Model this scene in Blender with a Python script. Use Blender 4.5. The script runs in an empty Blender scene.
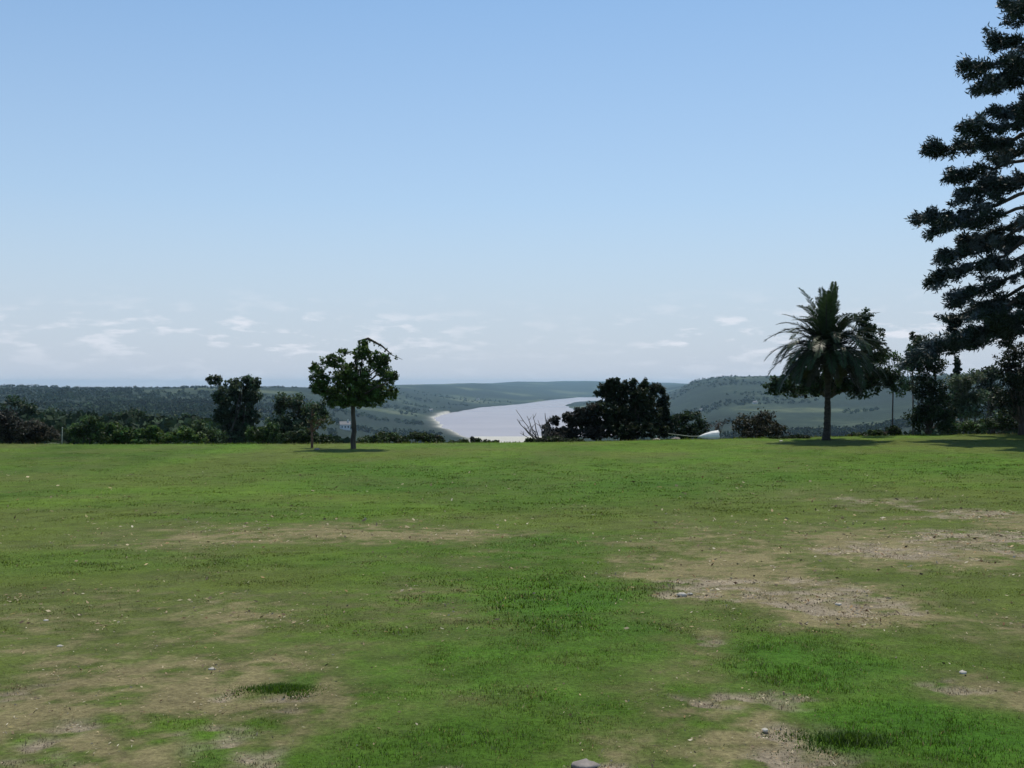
import bpy, math
import numpy as np
from mathutils import Vector
R = math.radians
sc = bpy.context.scene
col = sc.collection
rng = np.random.default_rng(7)

# ------------------------------------------------------------------ camera
F = 983.0; CX = 512.0; HY = 384.0; EYE = 1.6
cam = bpy.data.objects.new('camera', bpy.data.cameras.new('camera'))
cam.data.sensor_width = 36.0
cam.data.lens = F / 1024.0 * 36.0
cam.data.clip_start = 0.1
cam.data.clip_end = 60000.0
cam.location = (0, 0, EYE)
cam.rotation_euler = (R(90), 0, 0)
col.objects.link(cam); sc.camera = cam

# ------------------------------------------------------------------ light
SUN_EL, SUN_AZ = 65.0, 12.0            # azimuth clockwise from +Y (view direction)
sd = Vector((math.sin(R(SUN_AZ))*math.cos(R(SUN_EL)), math.cos(R(SUN_AZ))*math.cos(R(SUN_EL)), math.sin(R(SUN_EL))))
sun = bpy.data.objects.new('sun', bpy.data.lights.new('sun', 'SUN'))
sun.data.energy = 3.2; sun.data.angle = R(0.6); sun.data.color = (1.0, 0.93, 0.80)
sun.rotation_euler = sd.to_track_quat('Z', 'Y').to_euler()
sun.location = (0, 0, 60)
col.objects.link(sun)

w = bpy.data.worlds.new('World'); sc.world = w; w.use_nodes = True
nt = w.node_tree; N = nt.nodes; L = nt.links
for n in list(N): N.remove(n)
out = N.new('ShaderNodeOutputWorld'); bg = N.new('ShaderNodeBackground'); bg.inputs['Strength'].default_value = 0.110
sky = N.new('ShaderNodeTexSky'); sky.sky_type = 'NISHITA'; sky.sun_disc = False
sky.sun_elevation = R(SUN_EL); sky.sun_rotation = R(SUN_AZ)
sky.altitude = 100; sky.air_density = 1.0; sky.dust_density = 0.6; sky.ozone_density = 2.5
tc = N.new('ShaderNodeTexCoord')
sep = N.new('ShaderNodeSeparateXYZ'); L.new(tc.outputs['Generated'], sep.inputs[0])
mp = N.new('ShaderNodeMapping'); mp.inputs['Scale'].default_value = (15, 15, 62); mp.inputs['Location'].default_value = (2.3, 0, 0.4)
L.new(tc.outputs['Generated'], mp.inputs[0])
cn = N.new('ShaderNodeTexNoise'); cn.inputs['Scale'].default_value = 1.6; cn.inputs['Detail'].default_value = 7; cn.inputs['Roughness'].default_value = 0.55
L.new(mp.outputs[0], cn.inputs['Vector'])
cr = N.new('ShaderNodeValToRGB'); cr.color_ramp.elements[0].position = 0.51; cr.color_ramp.elements[1].position = 0.63
L.new(cn.outputs['Fac'], cr.inputs[0])
band = N.new('ShaderNodeValToRGB'); e = band.color_ramp.elements
e[0].position = 0.018; e[0].color = (0.25, 0.25, 0.25, 1); e[1].position = 0.095; e[1].color = (0, 0, 0, 1)
x_ = e.new(0.040); x_.color = (1, 1, 1, 1); x_ = e.new(0.060); x_.color = (1, 1, 1, 1); x_ = e.new(0.072); x_.color = (.35, .35, .35, 1)
L.new(sep.outputs['Z'], band.inputs[0])
m1 = N.new('ShaderNodeMath'); m1.operation = 'MULTIPLY'; L.new(cr.outputs[0], m1.inputs[0]); L.new(band.outputs[0], m1.inputs[1])
azr = N.new('ShaderNodeValToRGB'); e = azr.color_ramp.elements; e[0].position = 0.0; e[0].color = (.5, .5, .5, 1); x_ = e.new(.08); x_.color = (1, 1, 1, 1); x_ = e.new(.30); x_.color = (1, 1, 1, 1); e[1].position = 0.80; e[1].color = (.9, .9, .9, 1)
x_ = e.new(0.38); x_.color = (.75, .75, .75, 1); x_ = e.new(0.50); x_.color = (.25, .25, .25, 1); x_ = e.new(0.60); x_.color = (.2, .2, .2, 1); x_ = e.new(0.66); x_.color = (.9, .9, .9, 1)
ax_ = N.new('ShaderNodeMath'); ax_.operation = 'ADD'; ax_.inputs[1].default_value = 0.5; L.new(sep.outputs['X'], ax_.inputs[0]); L.new(ax_.outputs[0], azr.inputs[0])
m1b = N.new('ShaderNodeMath'); m1b.operation = 'MULTIPLY'; L.new(m1.outputs[0], m1b.inputs[0]); L.new(azr.outputs[0], m1b.inputs[1]); m1 = m1b
m2 = N.new('ShaderNodeMath'); m2.operation = 'MULTIPLY'; L.new(m1.outputs[0], m2.inputs[0]); m2.inputs[1].default_value = 0.85
tint = N.new('ShaderNodeMixRGB'); tint.blend_type = 'MULTIPLY'; tint.inputs[0].default_value = 1.0
tint.inputs[2].default_value = (0.80, 0.97, 1.0, 1); L.new(sky.outputs[0], tint.inputs[1])
mx = N.new('ShaderNodeMixRGB'); mx.inputs[2].default_value = (6.2, 6.4, 7.0, 1)
hz_r = N.new('ShaderNodeValToRGB'); e = hz_r.color_ramp.elements; e[0].position = 0.0; e[0].color = (.95, .95, .95, 1); e[1].position = 0.42; e[1].color = (0, 0, 0, 1)
x_ = e.new(0.07); x_.color = (.8, .8, .8, 1); x_ = e.new(0.18); x_.color = (.4, .4, .4, 1)
L.new(sep.outputs['Z'], hz_r.inputs[0])
hm_ = N.new('ShaderNodeMixRGB'); hm_.inputs[2].default_value = (4.15, 4.6, 5.5, 1)      # moist air low in the sky
L.new(hz_r.outputs[0], hm_.inputs[0]); L.new(tint.outputs[0], hm_.inputs[1])
L.new(m2.outputs[0], mx.inputs[0]); L.new(hm_.outputs[0], mx.inputs[1])
L.new(mx.outputs[0], bg.inputs['Color']); L.new(bg.outputs[0], out.inputs[0])

vs = sc.view_settings; vs.view_transform = 'Standard'; vs.look = 'None'; vs.exposure = 0.28; vs.gamma = 1.0; vs.use_curve_mapping = False
sc.cycles.volume_bounces = 0
sc.cycles.max_bounces = 8
HAZE = 5.8e-5

# ------------------------------------------------------------------ helpers
def tag(o, label=None, cat=None, group=None, kind=None):
    for k, v in (('label', label), ('category', cat), ('group', group), ('kind', kind)):
        if v: o[k] = v
    return o

def empty(name, loc):
    o = bpy.data.objects.new(name, None); o.location = loc; o.empty_display_size = 0.3
    col.objects.link(o); return o

def raw_mesh(name, V, Fc, mat, parent=None, colr=None, attrs=None, smooth=False):
    """V (n,3) world coords, Fc (m,k) faces of one size; parented meshes are written relative to their parent"""
    V = np.asarray(V, dtype=np.float64)
    if parent is not None:
        V = V - np.array(parent.location)
    Fc = np.asarray(Fc, dtype=np.int32)
    me = bpy.data.meshes.new(name)
    k = Fc.shape[1]; m = Fc.shape[0]
    me.vertices.add(len(V)); me.vertices.foreach_set('co', V.astype(np.float32).ravel())
    me.loops.add(m*k); me.loops.foreach_set('vertex_index', Fc.ravel())
    me.polygons.add(m); me.polygons.foreach_set('loop_start', np.arange(m, dtype=np.int32)*k)
    me.polygons.foreach_set('loop_total', np.full(m, k, dtype=np.int32))
    if smooth: me.polygons.foreach_set('use_smooth', np.ones(m, dtype=bool))
    me.update(calc_edges=True)
    if colr is not None:
        a = me.color_attributes.new('Col', 'FLOAT_COLOR', 'POINT')
        c = np.ones((len(V), 4), dtype=np.float32); c[:, :3] = colr
        a.data.foreach_set('color', c.ravel())
    for nm, arr in (attrs or {}).items():
        a = me.attributes.new(nm, 'FLOAT', 'POINT'); a.data.foreach_set('value', np.asarray(arr, dtype=np.float32))
    me.validate()
    me.materials.append(mat)
    o = bpy.data.objects.new(name, me); col.objects.link(o)
    if parent is not None: o.parent = parent
    return o

def hash2(ix, iy, seed):
    h = (ix.astype(np.int64)*374761393 + iy.astype(np.int64)*668265263 + seed*982451653) & 0x7fffffff
    h = ((h ^ (h >> 13))*1274126177) & 0x7fffffff
    h = h ^ (h >> 16)
    return (h & 0xffff)/65535.0
def vnoise(x, y, seed=0):
    ix = np.floor(x); iy = np.floor(y); fx = x-ix; fy = y-iy
    fx = fx*fx*(3-2*fx); fy = fy*fy*(3-2*fy)
    a = hash2(ix, iy, seed); b = hash2(ix+1, iy, seed); c = hash2(ix, iy+1, seed); d = hash2(ix+1, iy+1, seed)
    return (a*(1-fx)+b*fx)*(1-fy) + (c*(1-fx)+d*fx)*fy
def fbm(x, y, scale, oct=4, seed=0, gain=0.5):
    s = 0; amp = 1; tot = 0; x = np.asarray(x, float)/scale; y = np.asarray(y, float)/scale
    for i in range(oct):
        s = s + amp*(vnoise(x, y, seed+i*17)-0.5)*2; tot += amp; amp *= gain; x = x*2.03+11.3; y = y*2.03+5.7
    return s/tot

def sstep(a, b, x):
    t = np.clip((x-a)/(b-a), 0, 1); return t*t*(3-2*t)

# ------------------------------------------------------------------ materials
def mat_new(name):
    m = bpy.data.materials.new(name); m.use_nodes = True
    n = m.node_tree.nodes; l = m.node_tree.links
    return m, n, l, n['Principled BSDF']

def mat_leaf(name, rough=0.55, trans=0.22, spec=0.18):
    m, n, l, p = mat_new(name)
    a = n.new('ShaderNodeAttribute'); a.attribute_name = 'Col'
    l.new(a.outputs['Color'], p.inputs['Base Color']); p.inputs['Roughness'].default_value = rough
    p.inputs['Specular IOR Level'].default_value = spec
    t = n.new('ShaderNodeBsdfTranslucent')
    hs = n.new('ShaderNodeHueSaturation'); hs.inputs['Hue'].default_value = 0.48; hs.inputs['Saturation'].default_value = 1.15; hs.inputs['Value'].default_value = 1.3
    l.new(a.outputs['Color'], hs.inputs['Color']); l.new(hs.outputs[0], t.inputs['Color'])
    mx = n.new('ShaderNodeMixShader'); mx.inputs[0].default_value = trans
    l.new(p.outputs[0], mx.inputs[1]); l.new(t.outputs[0], mx.inputs[2]); l.new(mx.outputs[0], n['Material Output'].inputs[0])
    return m

def mat_noise(name, c1, c2, scale=8, rough=0.85, bump=0.3, detail=6, stretch=(1, 1, 1)):
    m, n, l, p = mat_new(name)
    tcn = n.new('ShaderNodeTexCoord'); mpn = n.new('ShaderNodeMapping'); mpn.inputs['Scale'].default_value = stretch
    l.new(tcn.outputs['Object'], mpn.inputs[0])
    nz = n.new('ShaderNodeTexNoise'); nz.inputs['Scale'].default_value = scale; nz.inputs['Detail'].default_value = detail
    l.new(mpn.outputs[0], nz.inputs['Vector'])
    r = n.new('ShaderNodeValToRGB'); r.color_ramp.elements[0].position = 0.35; r.color_ramp.elements[1].position = 0.65
    r.color_ramp.elements[0].color = (*c1, 1); r.color_ramp.elements[1].color = (*c2, 1)
    l.new(nz.outputs['Fac'], r.inputs[0]); l.new(r.outputs[0], p.inputs['Base Color'])
    p.inputs['Roughness'].default_value = rough
    b = n.new('ShaderNodeBump'); b.inputs['Strength'].default_value = bump; b.inputs['Distance'].default_value = 0.02
    l.new(nz.outputs['Fac'], b.inputs['Height']); l.new(b.outputs[0], p.inputs['Normal'])
    return m

M_leaf = mat_leaf('foliage', trans=.3)
M_needle = mat_leaf('needles', 0.5, 0.06)
M_frond = mat_leaf('palm_leaf', 0.4, 0.12)
M_grass = mat_leaf('grass_blades', 0.6, 0.3, 0.15)
gn = M_grass.node_tree; up_ = gn.nodes.new('ShaderNodeCombineXYZ'); up_.inputs[2].default_value = 1.0      # short turf is lit like the ground it covers
geo_ = gn.nodes.new('ShaderNodeNewGeometry'); mixn = gn.nodes.new('ShaderNodeMixRGB'); mixn.inputs[0].default_value = 0.8
gn.links.new(geo_.outputs['Normal'], mixn.inputs[1]); gn.links.new(up_.outputs[0], mixn.inputs[2])
gn.links.new(mixn.outputs[0], gn.nodes['Principled BSDF'].inputs['Normal'])
M_bark = mat_noise('bark', (0.035, 0.028, 0.022), (0.09, 0.075, 0.06), 6, 0.9, 0.8, stretch=(1, 1, 0.25))
M_redbark = mat_noise('red_bark', (0.09, 0.045, 0.03), (0.17, 0.09, 0.06), 8, 0.85, 0.6)
M_paleb = mat_noise('pale_bark', (0.10, 0.10, 0.085), (0.19, 0.18, 0.15), 8, 0.85, 0.5)
M_palmb = mat_noise('palm_trunk', (0.016, 0.014, 0.011), (0.045, 0.038, 0.03), 5, 0.95, 1.0, stretch=(1, 1, 3))
M_stone = mat_noise('pale_stone', (0.34, 0.31, 0.26), (0.55, 0.52, 0.45), 14, 0.85, 0.4)
M_rock = mat_noise('grey_rock', (0.16, 0.14, 0.125), (0.33, 0.29, 0.26), 10, 0.9, 0.6)
M_drift = mat_noise('weathered_wood', (0.07, 0.055, 0.045), (0.16, 0.13, 0.11), 9, 0.85, 0.5)
M_white = mat_noise('white_cloth', (0.62, 0.63, 0.60), (0.74, 0.74, 0.70), 5, 0.8, 0.15)
M_wall = mat_noise('white_render', (0.66, 0.66, 0.63), (0.78, 0.78, 0.75), 2, 0.85, 0.1)
M_roof = mat_noise('slate_roof', (0.10, 0.10, 0.11), (0.17, 0.165, 0.17), 3, 0.7, 0.2)
M_glass = mat_noise('window_glass', (0.03, 0.035, 0.045), (0.05, 0.055, 0.065), 1, 0.15, 0.0)
M_post = mat_noise('pale_post_wood', (0.25, 0.26, 0.20), (0.36, 0.37, 0.30), 12, 0.8, 0.3)

# ------------------------------------------------------------------ ground shape
def lawn_base(x, y):
    edge = np.interp(x, [-110, -26, 0, 10, 26, 110], [-1.3, -1.5, -1.42, -1.22, -0.95, -0.5])
    return edge*(1-np.exp(-(np.clip(np.asarray(y, float), 0, None)/15.0)**1.6))
def lawn_z(x, y):
    x = np.asarray(x, float); y = np.asarray(y, float)
    z = lawn_base(x, y)
    near = 1-sstep(8, 30, y)
    z = z + 0.035*fbm(x, y, 2.6, 3, 3)*(0.35+0.65*near) + 0.010*fbm(x, y, 0.35, 3, 9)*near
    z = z + 0.05*fbm(x, y, 7, 2, 21)*sstep(10, 30, y)
    z = z - 0.03*np.clip(y-50, 0, None)**2
    return z

RIV = -98.4
def T(lst): return lst
table = {   # photo column -> (depth, row) of the land seen down that column
 -900: [(150,452),(300,446),(600,432),(1000,418),(1600,405),(2300,396),(2700,394),(3500,395),(30000,389.4)],
 -60: [(150,452),(300,446),(600,432),(1000,418),(1600,405),(2300,395),(2700,392),(3500,393),(30000,389.4)],
 30: [(150,452),(300,446),(600,432),(1000,418),(1600,404),(2300,390.5),(2700,388.5),(3500,390),(30000,389.4)],
 100: [(150,452),(300,447),(600,434),(1000,419),(1600,404),(2300,391),(2700,388.2),(3500,389),(30000,389.4)],
 200: [(150,456),(300,450),(600,435),(1000,424),(1600,406),(2300,392),(2800,388),(3500,389),(30000,389.4)],
 300: [(150,470),(300,460),(600,448),(1000,440),(1800,414),(2600,396),(3200,387.5),(4500,388),(30000,387.5)],
 380: [(150,480),(300,472),(600,470),(1000,466),(1800,434),(2600,415),(3600,397),(4600,386),(6000,386.3),(30000,385)],
 430: [(150,490),(300,484),(600,500),(1000,476),(1800,435),(2300,425.5),(2900,417.6),(3400,410),(4300,400),(5500,391),(6800,385.2),(9000,385),(30000,384.5)],
 480: [(150,500),(300,500),(600,520),(1000,478),(1700,441),(3900,408.7),(4300,406.5),(5200,399),(6500,391),(8500,383.5),(30000,384)],
 520: [(150,500),(300,500),(600,520),(1000,478),(1700,441),(4900,403.8),(5500,401),(6500,396),(8000,389),(10500,381.7),(30000,384)],
 575: [(150,500),(300,500),(600,520),(1000,478),(1700,441),(3500,411),(4900,403.5),(7400,397),(8500,392),(12000,380.7),(30000,384)],
 600: [(150,500),(300,500),(600,520),(1000,478),(1700,441),(2900,417),(3600,408),(4500,401),(5800,400.6),(7500,396.5),(9000,390),(12000,380.8),(30000,384)],
 640: [(150,480),(300,480),(600,500),(1000,474),(1700,439),(2900,415),(3600,405),(4500,398),(5800,399.6),(7500,396.5),(9000,390),(12000,382),(30000,384)],
 672: [(150,480),(300,480),(600,490),(1000,470),(1700,438),(2600,418),(3500,402),(5000,393),(8000,387),(12000,383),(30000,384)],
 695: [(150,480),(300,480),(600,480),(1000,464),(1700,434),(2600,412),(3400,394),(4200,380),(6000,384),(30000,384)],
 725: [(150,480),(300,475),(600,470),(1000,454),(1700,426),(2600,403),(3300,385),(3900,376.5),(6000,382),(30000,384)],
 850: [(150,480),(300,470),(600,462),(1000,446),(1700,424),(2500,402),(3300,383),(3800,375.5),(6000,382),(30000,384)],
 960: [(150,460),(300,450),(600,440),(1000,428),(1700,409),(2500,390),(3100,371.5),(6000,380),(30000,384)],
 1900: [(150,460),(300,450),(600,440),(1000,426),(1700,409),(2500,390),(3000,374),(6000,380),(30000,384)],
}
NU, ND = 760, 640
U = np.concatenate([np.linspace(-1.4, -0.56, 90, endpoint=False), np.linspace(-0.56, 0.56, NU-180, endpoint=False), np.linspace(0.56, 1.4, 90)])
D = np.exp(np.linspace(math.log(46), math.log(13800), ND)); LD = np.log(D)
cols_px = sorted(table); cols_u = np.array([(p-CX)/F for p in cols_px])
prof = []
for p in cols_px:
    t = table[p]; u = (p-CX)/F
    d = np.array([a for a, _ in t], float); z = EYE-(np.array([b for _, b in t])-HY)*d/F
    e0 = float(lawn_base(u*50, 50))
    dd = np.concatenate([[46, 58, 61, 75, 100], d]); zz = np.concatenate([[e0-1.5, e0-2.3, e0-3.0, e0-6.0, (e0-6.0)*.45+z[0]*.55], z])
    prof.append(np.interp(LD, np.log(dd), zz))
prof = np.array(prof)                         # cols x ND
def smooth_interp(u):
    i = np.clip(np.searchsorted(cols_u, u)-1, 0, len(cols_u)-2)
    t = np.clip((u-cols_u[i])/(cols_u[i+1]-cols_u[i]), 0, 1)
    t = t*0.5+0.5*(t*t*(3-2*t))
    return prof[i]*(1-t)[:, None]+prof[i+1]*t[:, None]
Zg = smooth_interp(U)                         # NU x ND
k = np.exp(-0.5*(np.arange(-9, 10)/3.5)**2); k /= k.sum()
far = D > 110
pad = np.pad(Zg, ((0, 0), (9, 9)), mode='edge'); sm = sum(k[i]*pad[:, i:i+ND] for i in range(19))
Zg[:, far] = sm[:, far]
k = np.exp(-0.5*(np.arange(-6, 7)/3.)**2); k /= k.sum()
pad = np.pad(Zg, ((6, 6), (0, 0)), mode='edge'); Zg = sum(k[i]*pad[i:i+NU, :] for i in range(13))
XG = U[:, None]*D[None, :]; YG = np.repeat(D[None, :], NU, 0)
Zg = Zg + fbm(XG, YG, 520, 5, 31, 0.5)*np.clip((YG-200)/2500, 0, 1)*14*np.clip((Zg-RIV)/40, 0.05, 1) \
        + fbm(XG, YG, 30, 3, 41)*0.5*sstep(62, 120, YG)

river_px = [(432,418),(438,424.5),(445,430),(455,435.5),(466,438.5),(480,438.6),(520,437.5),(600,438),(640,436),(642,424),(632,419.5),(610,418.2),
            (592,415),(577,410.5),(567,405.6),(573,402.8),(590,401.6),(620,400.6),(680,400.2),(680,397.0),(610,397.1),(578,397.3),
            (550,400),(520,404),(480,407.4),(460,410.8),(445,414)]
rp = np.array([((a-CX)/F*(100*F/(b-HY)), 100*F/(b-HY)) for a, b in river_px])
def river_sd(x, y):
    """signed distance to the river outline, negative in the water"""
    sh = x.shape; P = np.stack([x.ravel(), y.ravel()], 1); best = np.full(len(P), 1e9); inside = np.zeros(len(P), bool)
    for i in range(len(rp)):
        a = rp[i]; b = rp[(i+1) % len(rp)]; ab = b-a
        t = np.clip(((P-a)@ab)/(ab@ab), 0, 1); q = a+t[:, None]*ab
        best = np.minimum(best, np.hypot(P[:, 0]-q[:, 0], P[:, 1]-q[:, 1]))
        c = (a[1] > P[:, 1]) != (b[1] > P[:, 1])
        with np.errstate(divide='ignore', invalid='ignore'):
            xi = (b[0]-a[0])*(P[:, 1]-a[1])/(b[1]-a[1])+a[0]
        inside ^= c & (P[:, 0] < xi)
    return np.where(inside, -best, best).reshape(sh)
SD = np.full(XG.shape, 1e4)
mrow = (D > 1100) & (D < 9500)
SD[:, mrow] = river_sd(XG[:, mrow], YG[:, mrow]) + 14*fbm(XG[:, mrow], YG[:, mrow], 150, 3, 55)
Zg = np.where(SD < 0, np.minimum(Zg, RIV-np.clip(-SD*0.05, 0.05, 6)), np.maximum(Zg, RIV+np.clip(SD*0.03, 0, 3)))
# pale sand along the west bank and on the flat below the bluff
sand = np.exp(-np.clip(SD, 0, None)/9.0)*(XG < 60)*(YG < 3400)
flat = sstep(-95, -60, XG)*(1-sstep(50, 120, XG))*sstep(1480, 1560, YG)*(1-sstep(1860, 1900, YG))
Zg = Zg*(1-flat*0.999)+ (RIV+0.4+0.01*(np.clip(1900-YG, 0, 500)))*flat*0.999
Zg = np.where((flat < .5) & (SD < 0), np.minimum(Zg, RIV-0.4), Zg)
sand = np.clip(np.maximum(sand, flat), 0, 1)

def ground_z(x, y):
    """height of the ground one stands on at (x, y)"""
    lz = float(lawn_z(x, y)) if y < 66 else -1e9
    if y <= 46.5: return lz
    u = x/y; iu = np.interp(u, U, np.arange(NU)); idd = np.interp(math.log(y), LD, np.arange(ND))
    i = int(min(iu, NU-2)); j = int(min(idd, ND-2)); a = iu-i; b = idd-j
    tz = (Zg[i, j]*(1-a)+Zg[i+1, j]*a)*(1-b)+(Zg[i, j+1]*(1-a)+Zg[i+1, j+1]*a)*b
    return max(lz, float(tz))
def PX(px, d): return (px-CX)/F*d
def PZ(py, d): return EYE-(py-HY)*d/F
def hit(px, py, d0=150):
    """where the line of sight through a pixel first meets the valley"""
    for d in np.exp(np.arange(math.log(d0), math.log(16000), 0.004)):
        if ground_z(PX(px, d), d) >= PZ(py, d): return PX(px, d), d
    return PX(px, 9000), 9000

# valley terrain
ii = (np.arange(NU-1)[:, None]*ND+np.arange(ND-1)[None, :]).ravel()
faces = np.stack([ii, ii+ND, ii+ND+1, ii+1], 1)
mt, n, l, p = mat_new('valley_land')
tcn = n.new('ShaderNodeNewGeometry')
mpn = n.new('ShaderNodeMapping'); mpn.inputs['Scale'].default_value = (0.0022, 0.0014, 0.002); l.new(tcn.outputs['Position'], mpn.inputs[0])
nz = n.new('ShaderNodeTexNoise'); nz.inputs['Scale'].default_value = 1.0; nz.inputs['Detail'].default_value = 8; nz.inputs['Roughness'].default_value = 0.62; l.new(mpn.outputs[0], nz.inputs['Vector'])
ramp = n.new('ShaderNodeValToRGB'); e = ramp.color_ramp.elements
e[0].position = 0.40; e[0].color = (0.014, 0.024, 0.016, 1); e[1].position = 0.70; e[1].color = (0.12, 0.13, 0.09, 1)
q = e.new(0.50); q.color = (0.018, 0.031, 0.019, 1); q = e.new(0.56); q.color = (0.026, 0.042, 0.024, 1); q = e.new(0.61); q.color = (0.075, 0.095, 0.05, 1)
l.new(nz.outputs['Fac'], ramp.inputs[0])
n2 = n.new('ShaderNodeTexNoise'); n2.inputs['Scale'].default_value = 0.05; n2.inputs['Detail'].default_value = 6; n2.inputs['Roughness'].default_value = 0.7; l.new(tcn.outputs['Position'], n2.inputs['Vector'])
mr = n.new('ShaderNodeMapRange'); mr.inputs[1].default_value = 0.3; mr.inputs[2].default_value = 0.7; mr.inputs[3].default_value = 0.55; mr.inputs[4].default_value = 1.4; l.new(n2.outputs['Fac'], mr.inputs[0])
mul = n.new('ShaderNodeVectorMath'); mul.operation = 'SCALE'; l.new(ramp.outputs[0], mul.inputs[0]); l.new(mr.outputs[0], mul.inputs['Scale'])
at = n.new('ShaderNodeAttribute'); at.attribute_name = 'sand'
mxs = n.new('ShaderNodeMixRGB'); mxs.inputs[2].default_value = (0.50, 0.48, 0.42, 1); l.new(at.outputs['Fac'], mxs.inputs[0]); l.new(mul.outputs[0], mxs.inputs[1])
l.new(mxs.outputs[0], p.inputs['Base Color']); p.inputs['Roughness'].default_value = 0.95; p.inputs['Specular IOR Level'].default_value = 0.1
bp = n.new('ShaderNodeBump'); bp.inputs['Strength'].default_value = 0.8; bp.inputs['Distance'].default_value = 6; l.new(n2.outputs['Fac'], bp.inputs['Height']); l.new(bp.outputs[0], p.inputs['Normal'])
o = raw_mesh('valley_hills', np.stack([XG.ravel(), YG.ravel(), Zg.ravel()], 1), faces, mt, attrs={'sand': sand.ravel()}, smooth=True)
tag(o, kind='structure')

# river
mw, n, l, p = mat_new('river_water')
tcn = n.new('ShaderNodeNewGeometry')
nz = n.new('ShaderNodeTexNoise'); nz.inputs['Scale'].default_value = 0.004; nz.inputs['Detail'].default_value = 5; l.new(tcn.outputs['Position'], nz.inputs['Vector'])
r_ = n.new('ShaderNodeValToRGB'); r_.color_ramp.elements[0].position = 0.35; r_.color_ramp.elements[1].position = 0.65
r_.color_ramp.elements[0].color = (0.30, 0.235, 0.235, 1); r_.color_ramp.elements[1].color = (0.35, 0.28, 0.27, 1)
l.new(nz.outputs['Fac'], r_.inputs[0]); l.new(r_.outputs[0], p.inputs['Base Color'])
p.inputs['Roughness'].default_value = 0.25; p.inputs['IOR'].default_value = 1.33
n3 = n.new('ShaderNodeTexNoise'); n3.inputs['Scale'].default_value = 0.03; n3.inputs['Detail'].default_value = 5; l.new(tcn.outputs['Position'], n3.inputs['Vector'])
bp = n.new('ShaderNodeBump'); bp.inputs['Strength'].default_value = 0.5; bp.inputs['Distance'].default_value = 0.8; l.new(n3.outputs['Fac'], bp.inputs['Height']); l.new(bp.outputs[0], p.inputs['Normal'])
gx = np.linspace(-1500, 2600, 30); gy = np.linspace(1300, 8800, 40)
V = np.array([(a, b, RIV) for a in gx for b in gy]); ii = (np.arange(29)[:, None]*40+np.arange(39)[None, :]).ravel()
o = raw_mesh('river', V, np.stack([ii, ii+40, ii+41, ii+1], 1), mw); tag(o, kind='structure')

# ------------------------------------------------------------------ lawn
yy_ = np.linspace(0.2, 64, 4000)
def row_to_y(px, py):
    f = F*(EYE-lawn_base((px-CX)/F*yy_, yy_))/yy_ - (py-HY)
    return float(np.interp(0, -f, yy_))
def blob(px, py, rx, ry, s):
    y = row_to_y(px, py); y1 = row_to_y(px, py-ry); y2 = row_to_y(px, py+ry)
    return (PX(px, y), y, rx/F*y, max((y1-y2)/2, .05), s)
dry_b = [blob(*b) for b in [(330,533,200,12,.75),(470,540,60,9,.5),(200,545,90,14,.45),(700,545,110,20,.55),(730,575,110,25,.8),(830,600,90,26,.9),(905,548,110,25,.9),(985,520,70,18,.7),
    (60,700,110,60,.9),(190,690,130,40,.85),(310,705,90,35,.8),(120,755,160,30,.9),(690,730,60,45,.85),(760,735,80,40,.9),(590,745,60,25,.5),(985,690,60,22,.8),(690,640,60,30,.5),
    (240,620,100,26,.55),(420,600,80,25,.45),(120,600,120,30,.4),(980,620,100,40,.45),(860,500,100,14,.4),(40,640,80,20,.5),(500,560,60,12,.35),(600,560,50,10,.3)]]
dirt_b = [blob(*b) for b in [(700,590,60,12,.7),(800,590,55,12,.7),(840,605,45,10,.8),(905,552,60,9,.85),(960,512,60,7,.6),(985,540,60,14,.75),(880,500,40,6,.5),(770,700,50,20,.7),(790,745,70,28,.95),
    (710,700,40,14,.6),(955,685,35,10,.8),(720,640,22,14,.6),(585,768,45,9,.8),(240,697,60,20,.5),(30,690,50,18,.5),(310,700,30,14,.5),(230,600,45,14,.35),(250,745,80,25,.5),(60,745,60,25,.5),(450,768,60,6,.4)]]
lush_b = [blob(*b) for b in [(560,610,110,38,.8),(480,670,120,50,.5),(820,660,90,30,.9),(940,735,110,36,1.0),(850,735,60,28,.9),(280,683,34,14,.9),(500,475,300,14,.5),(640,480,200,18,.5),(100,560,160,12,.4),
    (960,470,120,12,.5),(560,545,80,14,.5),(210,752,40,16,.8),(430,740,90,30,.5)]]
def field(bl, x, y):
    wx = x+0.10*(np.abs(y)*0.5+1)*fbm(x, y, 0.9, 3, 61)*1.2; wy = y+0.25*(np.abs(y)*0.25+.4)*fbm(x, y, 1.1, 3, 71)
    r = np.zeros_like(x)
    for (bx, by, sx, sy, s) in bl:
        q = ((wx-bx)/sx)**2+((wy-by)/sy)**2
        r = np.maximum(r, s*np.exp(-0.8*q*q**0.3))
    return r
def lawn_fields(x, y):
    dry = field(dry_b, x, y); dirt = field(dirt_b, x, y); lush = field(lush_b, x, y)
    nn = fbm(x, y, 0.28, 4, 81); n2 = fbm(x, y, 1.7, 4, 91)
    dry = np.clip(dry*1.12+0.05+0.75*nn*(0.3+dry)+0.40*n2+0.8*fbm(x, y, 0.10, 3, 161)*(.15+dry), 0, 1)*(1-0.85*lush)
    dirt = np.clip((dirt-0.32+0.95*fbm(x, y, 0.16, 4, 101)*sstep(.1, .5, dirt))*1.9, 0, 1)*(1-0.8*lush)
    return dry, dirt, lush
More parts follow.
